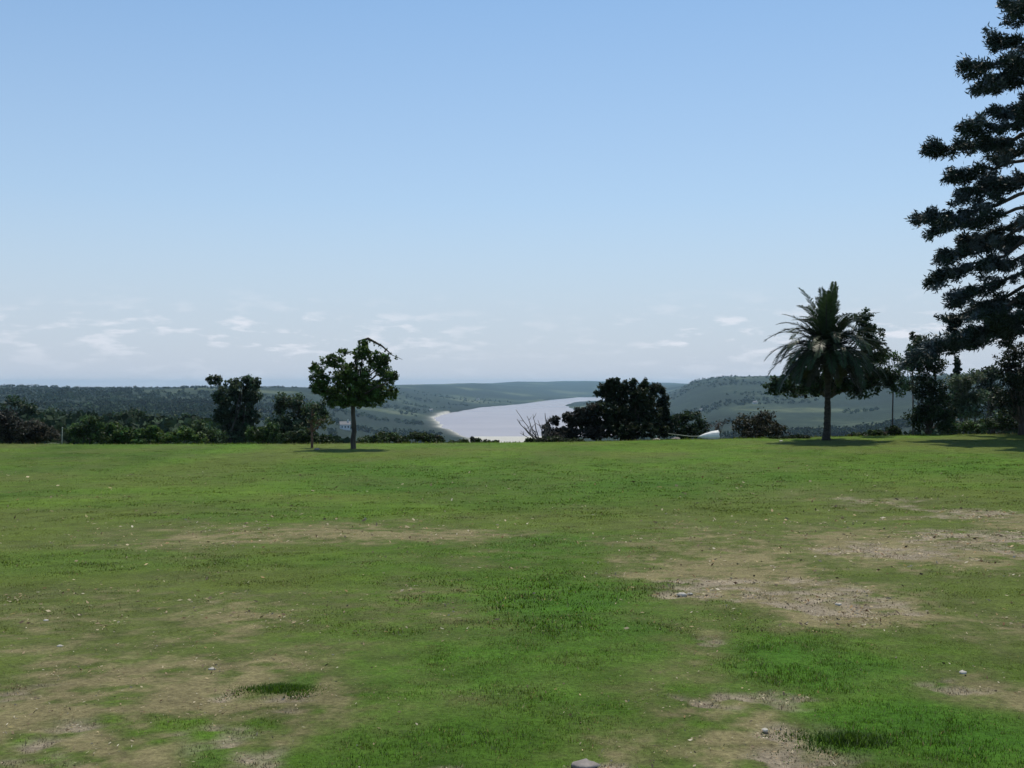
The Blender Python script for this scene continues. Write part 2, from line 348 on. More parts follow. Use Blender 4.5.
def lawn_colour(x, y):
    dry, dirt, lush = lawn_fields(x, y)
    g = np.array([0.062, 0.124, 0.013]); g2 = np.array([0.048, 0.125, 0.011]); olive = np.array([0.092, 0.112, 0.032]); straw = np.array([0.19, 0.165, 0.082]); soil = np.array([0.25, 0.21, 0.15])
    m = np.clip(0.5+0.9*fbm(x, y, 3.5, 4, 111), 0, 1)[:, None]
    c = g*(1-m)+np.array([0.088, 0.138, 0.018])*m
    c = c*(1+0.38*fbm(x*.6, y*.35, 1.3, 4, 171)+.2*fbm(x, y, 9, 2, 181))[:, None]; yl = np.clip(fbm(x, y, 5, 3, 191)*1.6, 0, .6)[:, None]; c = c*(1-yl)+np.array([0.105, 0.122, 0.028])*yl
    c = c*(1-lush[:, None])+g2*lush[:, None]
    d1 = np.clip(dry*2, 0, 1)[:, None]; d2 = np.clip(dry*2-1, 0, 1)[:, None]
    c = c*(1-d1)+olive*d1; c = c*(1-d2)+straw*d2
    c = c*(1-dirt[:, None])+soil*dirt[:, None]
    return c, dry, dirt, lush
def spread(a, b, n_, near):
    t = np.linspace(0, 1, n_); return a+(b-a)*(np.sinh(near*t)/np.sinh(near))
xs = spread(0, 1, 330, 4.6)*110; xs = np.concatenate([-xs[::-1], xs[1:]])
ys = np.concatenate([np.linspace(-50, 1, 24, endpoint=False), 1+ (np.exp(np.linspace(0, math.log(64), 720))-1)])
GX, GY = np.meshgrid(xs, ys, indexing='ij'); nx, ny = GX.shape
c, dry, dirt, lush = lawn_colour(GX.ravel(), GY.ravel())
zz = lawn_z(GX.ravel(), GY.ravel()) - 0.02*dirt*(1-sstep(20, 40, GY.ravel())) + 0.012*np.abs(fbm(GX.ravel(), GY.ravel(), .08, 2, 5))*dirt
ii = (np.arange(nx-1)[:, None]*ny+np.arange(ny-1)[None, :]).ravel()
ml, n, l, p = mat_new('lawn_turf')
a = n.new('ShaderNodeAttribute'); a.attribute_name = 'Col'
tcn = n.new('ShaderNodeNewGeometry')
nz = n.new('ShaderNodeTexNoise'); nz.inputs['Scale'].default_value = 28; nz.inputs['Detail'].default_value = 7; nz.inputs['Roughness'].default_value = 0.75; l.new(tcn.outputs['Position'], nz.inputs['Vector'])
nb = n.new('ShaderNodeTexNoise'); nb.inputs['Scale'].default_value = 2.2; nb.inputs['Detail'].default_value = 8; nb.inputs['Roughness'].default_value = 0.7; l.new(tcn.outputs['Position'], nb.inputs['Vector'])
mr = n.new('ShaderNodeMapRange'); mr.inputs[1].default_value = 0.3; mr.inputs[2].default_value = 0.7; mr.inputs[3].default_value = 0.5; mr.inputs[4].default_value = 1.5; l.new(nz.outputs['Fac'], mr.inputs[0])
mr2 = n.new('ShaderNodeMapRange'); mr2.inputs[1].default_value = 0.3; mr2.inputs[2].default_value = 0.7; mr2.inputs[3].default_value = 0.7; mr2.inputs[4].default_value = 1.3; l.new(nb.outputs['Fac'], mr2.inputs[0])
mm = n.new('ShaderNodeMath'); mm.operation = 'MULTIPLY'; l.new(mr.outputs[0], mm.inputs[0]); l.new(mr2.outputs[0], mm.inputs[1])
mul = n.new('ShaderNodeVectorMath'); mul.operation = 'SCALE'; l.new(a.outputs['Color'], mul.inputs[0]); l.new(mm.outputs[0], mul.inputs['Scale'])
l.new(mul.outputs[0], p.inputs['Base Color']); p.inputs['Roughness'].default_value = 0.95; p.inputs['Specular IOR Level'].default_value = 0.08
bp = n.new('ShaderNodeBump'); bp.inputs['Strength'].default_value = 0.7; bp.inputs['Distance'].default_value = 0.03; l.new(nz.outputs['Fac'], bp.inputs['Height']); l.new(bp.outputs[0], p.inputs['Normal'])
o = raw_mesh('lawn', np.stack([GX.ravel(), GY.ravel(), zz], 1), np.stack([ii, ii+ny, ii+ny+1, ii+1], 1), ml, colr=c, smooth=True)
tag(o, kind='structure')

# grass blades: short turf, one mass nobody could count
def blades(n_, y0, y1, umax, h, wd, power=1.0, clump=0.0):
    t = rng.random(n_); y = (y0**(2-power)+t*(y1**(2-power)-y0**(2-power)))**(1/(2-power)) if power != 2 else y0*(y1/y0)**t
    x = (rng.random(n_)*2-1)*umax*(y+1.5)
    if clump > 0:
        nc = max(n_//14, 1); idx = rng.integers(0, nc, n_); x = x[idx]+rng.normal(0, clump, n_)*(0.3+y/10); y = y[idx]+rng.normal(0, clump, n_)*(0.3+y[idx]/10)
        y = np.clip(y, y0*0.9, y1*1.1)
    cc, dry, dirt, lush = lawn_colour(x, y)
    keep = rng.random(n_) > (0.90*dirt+0.35*dry*(1-dirt))
    x, y, cc, dry, dirt, lush = x[keep], y[keep], cc[keep], dry[keep], dirt[keep], lush[keep]; m = len(x)
    z = lawn_z(x, y)-0.012
    patch = 0.75+0.5*fbm(x, y, 0.5, 3, 131)
    hh = h*(0.45+0.8*rng.random(m))*(1-0.45*dry)*(1+0.7*lush)*patch
    ww = wd*(0.7+0.6*rng.random(m))
    az = rng.random(m)*2*np.pi; lean = rng.normal(0, 0.45, m)*hh; la = rng.random(m)*2*np.pi
    dx = np.cos(az)*ww; dy = np.sin(az)*ww
    V = np.empty((m, 3, 3))
    V[:, 0] = np.stack([x-dx, y-dy, z], 1); V[:, 1] = np.stack([x+dx, y+dy, z], 1); V[:, 2] = np.stack([x+np.cos(la)*lean, y+np.sin(la)*lean, z+hh], 1)
    f = (0.75+0.6*rng.random(m))[:, None]
    cc = cc*f; st = rng.random(m) < (0.06+0.45*dry); cc[st] = np.array([0.26, 0.22, 0.11])*(0.6+0.7*rng.random(st.sum()))[:, None]
    C = np.repeat(cc, 3, 0)
    return V.reshape(-1, 3), C
parts = [blades(400000, 2.9, 9, .62, 0.024, 0.003, 1.0, 0.03), blades(240000, 8, 22, .6, 0.030, 0.008, 1.0, 0.06), blades(170000, 20, 54, .6, 0.035, 0.02, 1.0, 0.04), blades(16000, 50.5, 54.5, .6, .13, .02, 1.0, .10)]
V = np.concatenate([a for a, _ in parts]); C = np.concatenate([b for _, b in parts])
o = raw_mesh('grass', V, np.arange(len(V)).reshape(-1, 3), M_grass, colr=C); tag(o, 'short patchy green and straw coloured turf grass on the lawn', 'grass', kind='stuff')

# dry litter: dead leaves, straw and crumbs of earth on the bare patches
def litter(n_, y0, y1, size):
    y = y0+rng.random(n_)*(y1-y0); x = (rng.random(n_)*2-1)*.6*(y+1.5); cc, dry, dirt, lush = lawn_colour(x, y)
    k_ = rng.random(n_) < np.clip(.015+.7*dirt+.35*dry, 0, 1)*(1-.9*lush)*np.clip(.5+1.6*fbm(x, y, .35, 3, 151), 0, 1); x, y = x[k_], y[k_]; m = len(x)
    s_ = size*np.exp(np.clip(rng.normal(-.1, .45, m), -1, .55))*(y/6)**.35; P = np.stack([x, y, lawn_z(x, y)+.006+s_*.25], 1)
    a = rng.normal(size=(m, 3)); a[:, 2] *= .35; a /= np.linalg.norm(a, axis=1)[:, None]; b = rng.normal(size=(m, 3)); b[:, 2] *= .5; b /= np.linalg.norm(b, axis=1)[:, None]
    V = np.stack([P-a*s_[:, None], P+b*s_[:, None]*.5, P+a*s_[:, None], P-b*s_[:, None]*.5], 1)
    pal = np.array([[.42, .36, .24], [.30, .23, .14], [.14, .10, .065], [.52, .47, .36], [.07, .055, .035], [.24, .22, .10]])
    C = pal[rng.choice(6, m, p=[.28, .25, .17, .08, .12, .10])]*(.7+.6*rng.random((m, 1)))
    return V.reshape(-1, 3), np.repeat(C, 4, 0)
pp_ = [litter(60000, 3, 9, .008), litter(60000, 8, 20, .014), litter(30000, 18, 34, .022)]
V = np.concatenate([a for a, _ in pp_]); C = np.concatenate([b for _, b in pp_])
o = raw_mesh('dead_leaves', V, np.arange(len(V)).reshape(-1, 4), M_grass, colr=C); tag(o, 'dry leaf litter and crumbs scattered over the bare patches', 'leaf litter', kind='stuff')

# ------------------------------------------------------------------ trees and shrubs
def leaf_quads(cen, size, cols_, flat=0.3, aspect=0.55, direction=None):
    n_ = len(cen)
    a = rng.normal(size=(n_, 3)) if direction is None else direction+rng.normal(size=(n_, 3))*0.25
    a /= np.linalg.norm(a, axis=1)[:, None]
    b = rng.normal(size=(n_, 3)); b[:, 2] *= flat; b -= (b*a).sum(1)[:, None]*a; b /= np.linalg.norm(b, axis=1)[:, None]+1e-9
    s = (size*(0.6+0.8*rng.random(n_)))[:, None]
    V = np.empty((n_, 4, 3)); V[:, 0] = cen-a*s*.5; V[:, 1] = cen+b*s*.5*aspect; V[:, 2] = cen+a*s*.5; V[:, 3] = cen-b*s*.5*aspect
    return V.reshape(-1, 3), np.repeat(cols_, 4, 0)

def tube(pts, rad, sides=7):
    pts = np.asarray(pts, float); n_ = len(pts); V = []; Fq = []
    t = np.gradient(pts, axis=0); t /= np.linalg.norm(t, axis=1)[:, None]+1e-9
    ref = np.array([0.31, 0.95, 0.1]) if abs(t[0, 2]) > .5 else np.array([0, 0, 1.])
    for i in range(n_):
        a = np.cross(t[i], ref); a /= np.linalg.norm(a)+1e-9; b = np.cross(t[i], a)
        for s in range(sides):
            th = 2*np.pi*s/sides; V.append(pts[i]+rad[i]*(np.cos(th)*a+np.sin(th)*b))
    for i in range(n_-1):
        for s in range(sides):
            s2 = (s+1) % sides; Fq.append((i*sides+s, i*sides+s2, (i+1)*sides+s2, (i+1)*sides+s))
    tip = len(V); V.append(pts[-1]+t[-1]*rad[-1]*.5)
    for s in range(sides): Fq.append(((n_-1)*sides+s, (n_-1)*sides+(s+1) % sides, tip, tip))
    return np.array(V), Fq
class Tubes:
    def __init__(s): s.V = []; s.F = []; s.n = 0
    def add(s, pts, rad, sides=7):
        v, f = tube(pts, rad, sides); s.V.append(v); s.F += [tuple(i+s.n for i in q) for q in f]; s.n += len(v)
    def build(s, name, mat, parent=None):
        V = np.concatenate(s.V)
        if parent is not None: V = V-np.array(parent.location)
        me = bpy.data.meshes.new(name); me.from_pydata(V.tolist(), [], [q if q[2] != q[3] else q[:3] for q in s.F]); me.update()
        me.polygons.foreach_set('use_smooth', np.ones(len(me.polygons), dtype=bool)); me.materials.append(mat)
        o = bpy.data.objects.new(name, me); col.objects.link(o)
        if parent is not None: o.parent = parent
        return o
def curve(a, b, sag=0.0, wob=0.08, n_=7):
    a = np.array(a, float); b = np.array(b, float); t = np.linspace(0, 1, n_)[:, None]; ln = np.linalg.norm(b-a)
    p = a+(b-a)*t; p[:, 2] += (sag*ln*4*t*(1-t))[:, 0]
    off = rng.normal(0, wob*ln*0.4, (1, 3))*np.sin(np.pi*t)+rng.normal(0, wob*ln*.12, (n_, 3))*np.sin(np.pi*t)
    return p+off

def foliage(lobes, dens, crad, leaf, base_col, var=0.35, hole=0.0, per=26, shell=0.45):
    """lobes: (x,y,z,rx,ry,rz) in metres. Leaves sit in clumps, clumps sit in lobes"""
    cens = []
    for (x, y, z, rx, ry, rz) in lobes:
        vol = rx*rz; nclump = max(int(8.0*dens*vol/(crad*crad)), 8)
        d = rng.normal(size=(nclump, 3)); d /= np.linalg.norm(d, axis=1)[:, None]
        r = rng.random(nclump)**shell
        cens.append(np.array([x, y, z])+d*r[:, None]*np.array([rx, ry, rz]))
    cens = np.concatenate(cens)
    if hole > 0:
        keep = (fbm(cens[:, 0]*1.0+cens[:, 2]*.7, cens[:, 1]+cens[:, 2]*1.3, crad*3.0, 2, 5)+rng.normal(0, .15, len(cens))) > (-0.6+hole); cens = cens[keep]
    m = len(cens); n_ = m*per
    off = rng.normal(size=(m, per, 3)); off /= np.linalg.norm(off, axis=2)[:, :, None]
    off *= (rng.random((m, per))**0.5*crad*1.05*(0.6+0.7*rng.random(m))[:, None])[:, :, None]; off[:, :, 2] *= 0.75
    P = (cens[:, None, :]+off).reshape(-1, 3)
    cf = (1+var*rng.normal(size=(m, 1, 1)))*(1+0.25*rng.normal(size=(m, per, 1))); cf = np.clip(cf, .35, 2.2)
    C = (np.array(base_col)[None, None, :]*cf).reshape(-1, 3)
    hue = rng.normal(0, .1, (m, 1)).repeat(per, 0).reshape(-1); C[:, 0] *= 1+hue; C = np.clip(C, 0.004, .5)
    return leaf_quads(P, np.full(n_, leaf), C), cens

def woody(name, label, cat, px, d, lobes_px, base_col, dens=1.0, crad=0.33, leaf=0.15, group=None, trunk_r=0.09, stems=1, hole=0.0, per=26,
          fork=None, bark=None, part='crown', nl=14, var=0.35, deep=0.85, lean=0.0):
    """a tree (crown + trunk) or shrub (foliage + stem), its outline given by ellipses seen at depth d"""
    x0 = PX(px, d); z0 = ground_z(x0, d)
    root = empty(name, (x0, d, z0-0.03)); tag(root, label, cat, group)
    lobes = []
    for i, lb in enumerate(lobes_px):
        lx, ly, rx, ry = lb[:4]; s = d/F; dd = lb[4] if len(lb) > 4 else rng.normal(0, 0.25)*rx*s
        cr_ = min(crad, 0.5*min(rx, ry)*s)
        lobes.append((PX(lx, d), d+dd, PZ(ly, d), max(rx*s-cr_*.35, .08), max((rx*s)*deep-cr_*.4, .08), max(ry*s-cr_*.35, .06)))
    mn = min(min(rx, ry) for _, _, rx, ry in [q[:4] for q in lobes_px])*d/F
    crad = min(crad, 0.6*mn)
    (LV, LC), cens = foliage(lobes, dens, crad, leaf, base_col, var, hole, per)
    gz = z0+0.03
    raw_mesh(part, LV, np.arange(len(LV)).reshape(-1, 4), M_leaf, root, colr=LC)
    tb = Tubes()
    top = fork if fork is not None else None
    zt = PZ(top, d) if top is not None else z0+0.25*(min(l_[2] for l_ in lobes)-z0)+0.1
    fk = np.array([x0+lean, d, zt])
    for s in range(stems):
        b = np.array([x0+(rng.normal(0, .18) if stems > 1 else 0), d+(rng.normal(0, .18) if stems > 1 else 0), z0-0.3])
        f2 = fk+(rng.normal(0, .15, 3) if stems > 1 else 0)
        pts = curve(b, f2, 0, .05, 7); tb.add(pts, np.linspace(trunk_r*1.25, trunk_r*.85, 7), 10)
        tg = cens[rng.integers(0, len(cens), max(nl//stems, 3))]
        for q in tg:
            q = fk+(q-fk)*0.96
            mid = f2+(q-f2)*.45+np.array([0, 0, .12*np.linalg.norm(q-f2)])+rng.normal(0, .06*np.linalg.norm(q-f2), 3)
            pp = np.concatenate([curve(f2, mid, .03, .05, 5), curve(mid, q, .03, .08, 5)[1:]])
            tb.add(pp, np.linspace(trunk_r*.55, trunk_r*.07+.004, 9), 5)
            near = cens[np.argsort(((cens-q)**2).sum(1))[1:4]]
            for q2 in near: tb.add(curve(mid+(q-mid)*.4, q2, 0, .06, 4), np.linspace(trunk_r*.2, .006, 4), 4)
    tb.build('trunk' if part == 'crown' else 'stem', bark or M_bark, root)
    return root

DARK = (0.018, 0.028, 0.014); DG = (0.028, 0.048, 0.019); MG = (0.045, 0.075, 0.026); LG = (0.07, 0.11, 0.035); GREY = (0.045, 0.058, 0.04); BR = (0.05, 0.045, 0.034)

# the round-headed tree standing alone on the left of the lawn
t1 = woody('round_headed_tree', 'small round headed tree with a slim dark trunk standing alone left of the river bend', 'tree', 353, 46,
      [(322,378,13,12),(315,368,8,7),(332,362,14,9),(345,352,7,6),(362,353,12,11),(378,362,14,13),(388,378,13,13),(352,378,22,20),(372,392,22,14),(335,392,20,12),(350,400,26,9),(392,392,9,9),(340,402,18,7),(368,401,18,7),(364,343,5,5),(318,388,9,7)],
      (0.060, 0.105, 0.028), dens=0.8, crad=0.26, leaf=0.12, trunk_r=0.11, fork=404, hole=0.2, nl=26, per=24)
tb = Tubes(); a = np.array([PX(361, 46), 46, PZ(352, 46)])
tb.add(np.array([a, (PX(358, 46), 46, PZ(341, 46)), (PX(368, 46), 46, PZ(338.5, 46)), (PX(382, 46), 46, PZ(346, 46)), (PX(392, 46), 46.1, PZ(355, 46)), (PX(402, 46), 46.2, PZ(359.5, 46))]), [.035, .035, .06, .045, .02, .008], 6)
b = tb.build('arching_branch', M_bark, t1); b['label'] = 'long thin branch arching out over the crown top'
cc_ = np.array([(366,340.5),(370,341),(375,343),(380,346),(386,350.5),(390,354),(396,357.5)]); cc_ = np.array([(PX(q[0], 46), 46, PZ(q[1], 46)) for q in cc_]).repeat(16, 0); cc_ += rng.normal(0, .05, cc_.shape)
v_, c_ = leaf_quads(cc_, np.full(len(cc_), .11), np.tile([0.04, .07, .022], (len(cc_), 1))); lf = raw_mesh('leaves', v_, np.arange(len(v_)).reshape(-1, 4), M_leaf, t1, colr=c_); lf.parent = b

woody('flat_topped_tree', 'dark tree with a flat broken top in the left hedge row', 'tree', 236, 74,
      [(214,381,9,7),(234,384,8,6),(251,383,13,8),(228,395,20,12),(247,398,16,14),(225,415,14,15),(243,418,18,16),(234,434,22,12)], (0.052, 0.080, 0.044), crad=0.5, leaf=0.22, trunk_r=0.17, nl=18, hole=.1, dens=.9)
woody('hedge_tree', 'dark bushy tree between the flat topped tree and the lone round headed tree', 'tree', 290, 68,
      [(281,405,12,12),(295,400,11,8),(304,413,15,13),(284,424,18,16),(300,430,20,14),(318,412,13,15)], (0.052, 0.082, 0.042), crad=0.45, leaf=0.2, trunk_r=0.14, nl=14)
woody('young_tree', 'young leafy tree with a thin reddish stem left of the lone round headed tree', 'tree', 312, 47,
      [(314,414,9,12),(308,425,9,9),(322,423,11,10),(330,418,7,8)], (0.055, 0.08, 0.032), crad=0.18, leaf=0.10, trunk_r=0.055, fork=432, bark=M_redbark, nl=10, dens=.22, hole=.25)

H = 'shrubs along the far edge of the lawn'
def shrub(label, px, d, lobes, c_, **kw):
    kw.setdefault('crad', 0.3*d/55); kw.setdefault('leaf', 0.15*d/55); kw.setdefault('trunk_r', .04); kw.setdefault('stems', 3)
    nm = kw.pop('name', 'shrub')
    return woody(nm, label, kw.pop('cat', 'shrub'), px, d, lobes, c_, group=H, part='foliage', **kw)
shrub('blackish shrub at the far left edge of the photo', 8, 57, [(2,420,22,13),(18,428,16,12),(-18,418,20,16),(4,438,26,10)], (0.026, 0.028, 0.022))
shrub('low brownish grey shrub right of the blackish corner shrub', 42, 58, [(34,428,15,9),(50,434,15,8),(32,438,18,6)], (0.05, 0.05, 0.036))
shrub('mid green shrub just right of the pale post', 84, 60, [(76,430,11,10),(90,426,12,12),(86,438,20,7)], (0.05, 0.09, 0.03))
shrub('green rounded shrub with the dark valley wood behind it, second right of the pale post', 116, 61, [(110,430,13,10),(124,434,13,9),(118,440,18,5)], (0.055, 0.1, 0.032))
shrub('bright green shrub in the middle of the left hedge row', 146, 60, [(140,436,11,8),(154,433,10,9),(150,441,18,4)], (0.07, 0.12, 0.035))
shrub('low spreading light green shrub left of the flat topped tree', 178, 60, [(170,437,14,7),(186,434,12,8),(196,438,12,6)], (0.075, 0.125, 0.038))
shrub('dark green shrub at the left foot of the flat topped tree', 206, 63, [(202,430,11,12),(214,436,12,9)], (0.045, 0.08, 0.028))
shrub('green shrub at the right foot of the flat topped tree', 262, 61, [(256,434,12,9),(270,432,11,11),(266,440,18,5)], (0.05, 0.088, 0.03))
shrub('low dark hedge clump under the young reddish stemmed tree', 298, 56, [(290,438,14,7),(306,436,14,8),(322,440,12,5)], (0.034, 0.058, 0.024))
shrub('low green shrub right of the lone tree trunk', 378, 57, [(370,440,14,5),(386,438,14,6)], (0.042, 0.068, 0.027))
shrub('low dark green shrub on the brink above the river bank', 412, 58, [(402,440,12,5),(420,437,14,6),(434,440,12,5)], (0.036, 0.058, 0.026))
shrub('tiny wispy shrub on the brink left of the small round one', 458, 54, [(452,443,7,3),(463,442,7,3)], (0.05, 0.07, 0.03), crad=.16, leaf=.09)
shrub('tiny round dark shrub alone in front of the river', 474, 53, [(473,439.5,4.5,4),(478,441,4,3)], (0.03, 0.05, 0.02), crad=.12, leaf=.08)
shrub('tiny low shrub right of the small round one before the river', 490, 54, [(486,442,6,2.6),(496,442.5,6,2.4)], (0.05, 0.07, 0.03), crad=.13, leaf=.08)
for lab, px, d, lb in [('dark tree crown rising behind the mid green hedge shrubs', 130, 150, [(122,419,12,10),(138,416,14,11),(130,430,20,12)]),
                       ('dark low tree beyond the light green hedge shrub', 176, 165, [(168,424,11,8),(184,421,12,9),(176,432,20,9)]),
                       ('grey green tree beyond the pale post', 66, 170, [(55,416,15,9),(76,419,14,8),(66,430,22,10)]),
                       ('greyish tree beyond the blackish corner shrub', 22, 150, [(14,405,14,9),(32,411,12,9),(20,420,24,14)])]:
    woody('background_tree', lab, 'tree', px, d, lb, (0.036, 0.062, 0.03), crad=.9, leaf=.42, group='trees beyond the left hedge row', trunk_r=.3, nl=8)

# bushes in the middle
shrub('large dark ragged topped bush in the middle of the skyline', 628, 54,
      [(603,390,6,8),(610,386,6,9),(617,384,4,8),(626,387,7,8),(634,384,4,7),(645,386,7,9),(654,390,6,9),(616,397,16,11),(640,397,17,12),(608,414,24,16),(640,414,24,17),(628,428,42,13),(597,394,5,4),(590,424,14,10)], (0.024, 0.036, 0.018), stems=5, nl=24, trunk_r=.09, hole=.12, dens=.8, crad=.19, leaf=.13, name='bush', cat='bush')
shrub('narrow square topped dark bush against the right of the large ragged bush', 662, 55, [(661,391,6,8),(662,405,8,12),(664,424,9,16)], (0.02, 0.03, 0.017), nl=9, name='bush', cat='bush', dens=1.2)
shrub('low greyish bush sloping down left from the large ragged bush', 572, 53, [(547,428,5,9),(556,421,6,6),(568,417,7,6),(574,422,9,8),(586,420,11,10),(592,409,9,9),(580,414,8,8),(566,434,26,8),(594,432,12,10)], (0.034, 0.036, 0.03), nl=12, name='bush', cat='bush')
shrub('low dark green bush right of the large ragged bush behind the pale parasol', 686, 56, [(676,418,11,7),(692,417,11,7),(700,424,9,8),(684,430,26,10)], (0.03, 0.052, 0.026), nl=12, name='bush', cat='bush')
shrub('thin green shrub in the foot of the low greyish bush', 550, 51.5, [(535,441,12,3),(552,440,14,4),(572,441,14,3)], (0.03, 0.048, 0.018), crad=.16, leaf=.1)
shrub('brownish twiggy shrub between the parasol and the round dark bush', 712, 60, [(706,426,9,9),(718,424,10,11)], (0.06, 0.05, 0.042), dens=.4, leaf=.1, nl=16)
shrub('wide round dark bush left of the palm', 756, 55, [(745,423,16,12),(764,421,16,11),(756,432,28,10),(775,430,13,10)], (0.034, 0.036, 0.022), nl=14, name='bush', cat='bush', stems=4)

# right hand side
woody('spreading_tree', 'dark spreading tree with a low wide crown directly behind the palm', 'tree', 827.5, 54,
      [(850,324,10,16,-2.2),(857,338,13,16,-2.4),(862,354,16,16,-1.6),(846,366,20,16),(874,372,19,17),(892,380,14,14),(785,380,17,14),(804,376,18,17),(776,388,13,9),(826,382,28,17),(858,387,28,13),(808,391,30,8),(798,362,8,10),(880,358,8,8)],
      (0.032, 0.056, 0.026), crad=0.36, leaf=0.16, trunk_r=0.16, fork=398, nl=30, hole=.12, dens=.85, deep=.6)
woody('background_tree', 'green bushy topped tree between the palm and the tall dark cypress like shrub', 'tree', 893, 88,
      [(882,360,9,8),(895,356,9,8),(904,366,10,12),(886,376,14,12),(905,386,12,14)], (0.045, 0.085, 0.03), crad=0.5, leaf=0.22, trunk_r=0.07, fork=392, nl=14, hole=.1, dens=.8)
shrub('tall dark column shaped tree under the lowest bough of the big conifer', 928, 52,
      [(920,350,11,12),(928,344,10,10),(918,366,12,13),(934,366,14,14),(922,385,14,16),(938,392,13,18),(928,410,20,20),(916,420,12,14),(942,422,12,14)], (0.026, 0.048, 0.023), name='column_tree', cat='tree', nl=20, trunk_r=.08)
woody('feathery_sapling', 'pale feathery treetop rising above the tall column shaped tree', 'tree', 913, 60, [(912,336,3,6),(918,341,6,8),(910,352,6,9),(922,356,6,8)], (0.06, 0.085, 0.05), crad=.2, leaf=.11, trunk_r=.05, fork=395, nl=14, hole=.1, dens=.55)
woody('pale_tree', 'pale greyish green tree with a light straight trunk between the dark trees on the right', 'tree', 966, 62,
      [(962,384,14,13),(972,396,16,14),(956,402,11,12),(976,376,10,8),(968,412,16,9)], (0.085, 0.115, 0.07), crad=.35, leaf=.17, trunk_r=0.15, fork=408, bark=M_paleb, nl=14)
woody('background_tree', 'narrow dark pointed tree on the skyline right of the tall column shaped tree', 'tree', 957, 90, [(957,364,3,8),(957,371,4,9),(956,380,5.5,10),(956,390,7,12),(957,404,9,14)], (0.028, 0.05, 0.028), crad=.22, leaf=.18, trunk_r=.12, nl=8)
woody('background_tree', 'bluish green rounded tree touching the left of the dark corner tree', 'tree', 988, 80, [(984,376,12,9),(994,372,11,10),(986,390,13,12),(996,400,12,14)], (0.035, 0.055, 0.035), crad=.5, leaf=.26, trunk_r=.14, nl=10)
woody('background_tree', 'slim dark stemmed sapling left of the pale straight trunk', 'tree', 948, 58, [(944,402,6,8),(952,412,7,9),(945,422,8,8)], (0.02, 0.034, 0.02), crad=.25, leaf=.15, trunk_r=.09, nl=8)
woody('corner_tree', 'dense dark tree at the right edge of the photo beneath the big conifer', 'tree', 1022, 50,
      [(1016,350,14,14),(1006,364,14,12),(1008,382,18,14),(1030,372,24,24),(1014,402,24,20),(1040,400,26,30),(1060,372,20,24)], (0.022, 0.034, 0.02), crad=.36, leaf=.16, trunk_r=.18, nl=22)
shrub('low green shrub beside the foot of the palm', 868, 56, [(858,436,12,3.5),(878,434,14,4),(894,431,9,5)], (0.035, 0.055, 0.022))
shrub('green shrub beneath the pale trunked tree', 958, 55, [(948,428,12,6),(964,427,12,7),(978,426,10,8)], (0.042, 0.078, 0.028))
shrub('broad mid green shrub at the foot of the dark corner tree', 998, 52, [(988,424,12,10),(1004,420,14,13),(1020,424,16,11),(1040,424,16,12)], (0.036, 0.066, 0.028))
shrub('flat dark shrub patch left of the palm foot', 792, 50, [(782,438.5,14,2.6),(800,437.5,12,3)], (0.02, 0.034, 0.014), crad=.14, leaf=.1)

# ------------------------------------------------------------------ palm
d = 48; x0 = PX(827, d); z0 = ground_z(x0, d)
palm = tag(empty('palm_tree', (x0, d, z0-.03)), 'palm tree with a thick dark trunk and arching ragged fronds', 'tree')
zc = PZ(352, d); tb = Tubes(); pz = np.linspace(z0-.3, zc, 60); rr = .145+.014*np.sin(np.arange(60)*1.9)+np.interp(pz, [z0-.3, z0+.5, zc-1.5, zc-.3, zc], [.12, 0, -.01, .14, .02])
tb.add(np.stack([x0+0.04*np.sin(pz), np.full(60, d), pz], 1), rr, 14); tb.build('trunk', M_palmb, palm)
LVs = []; LCs = []; tb = Tubes()
def frond(az, el, ln, droop, c_, wleaf=.42):
    n_ = 22; p = np.array([x0, d, zc-.05+.25*max(0, math.sin(el))]); dirn = np.array([math.cos(az)*math.cos(el), math.sin(az)*math.cos(el), math.sin(el)]); pts = [p]
    side = rng.normal(0, .10)
    for i in range(n_):
        dirn = dirn+np.array([-math.sin(az)*side/n_, math.cos(az)*side/n_, -droop/n_*(0.4+1.4*i/n_)]); dirn /= np.linalg.norm(dirn); pts.append(pts[-1]+dirn*ln/n_)
    pts = np.array(pts); tb.add(pts, np.linspace(.035, .006, n_+1), 4)
    m = 64; t = np.linspace(.16, 1, m); P = np.stack([np.interp(t*n_, np.arange(n_+1), pts[:, j]) for j in range(3)], 1); T_ = np.gradient(P, axis=0); T_ /= np.linalg.norm(T_, axis=1)[:, None]
    up = np.array([0, 0, 1.]); S = np.cross(T_, up); S /= np.linalg.norm(S, axis=1)[:, None]+1e-6; Nn = np.cross(S, T_)
    for sg in (-1, 1):
        a = T_*.75+S*sg*.85+Nn*.25+np.array([0, 0, -.25])+rng.normal(0, .1, (m, 3)); a /= np.linalg.norm(a, axis=1)[:, None]
        lw = wleaf*np.sin(np.pi*np.clip(t*.82+.14, 0, 1))**.6*(.8+.4*rng.random(m))
        b = T_*.036
        V = np.empty((m, 4, 3)); V[:, 0] = P-b*.5; V[:, 1] = P+a*lw[:, None]*.5-b; V[:, 2] = P+a*lw[:, None]; V[:, 3] = P+a*lw[:, None]*.5+b
        LVs.append(V.reshape(-1, 3)); LCs.append(np.repeat(np.array(c_)[None]*(.7+.6*rng.random((m, 1))), 4, 0))
fc = (0.028, 0.050, 0.020)
for i in range(11): frond(i*2.4, R(rng.uniform(72, 88)), rng.uniform(2.4, 3.5), rng.uniform(.4, 1.2), (0.048, 0.076, 0.036), .42)
for i in range(20): frond(i*2.4+.6, R(rng.uniform(52, 74)), rng.uniform(2.3, 3.2), rng.uniform(.9, 1.7), (0.042, 0.068, 0.03), .46)
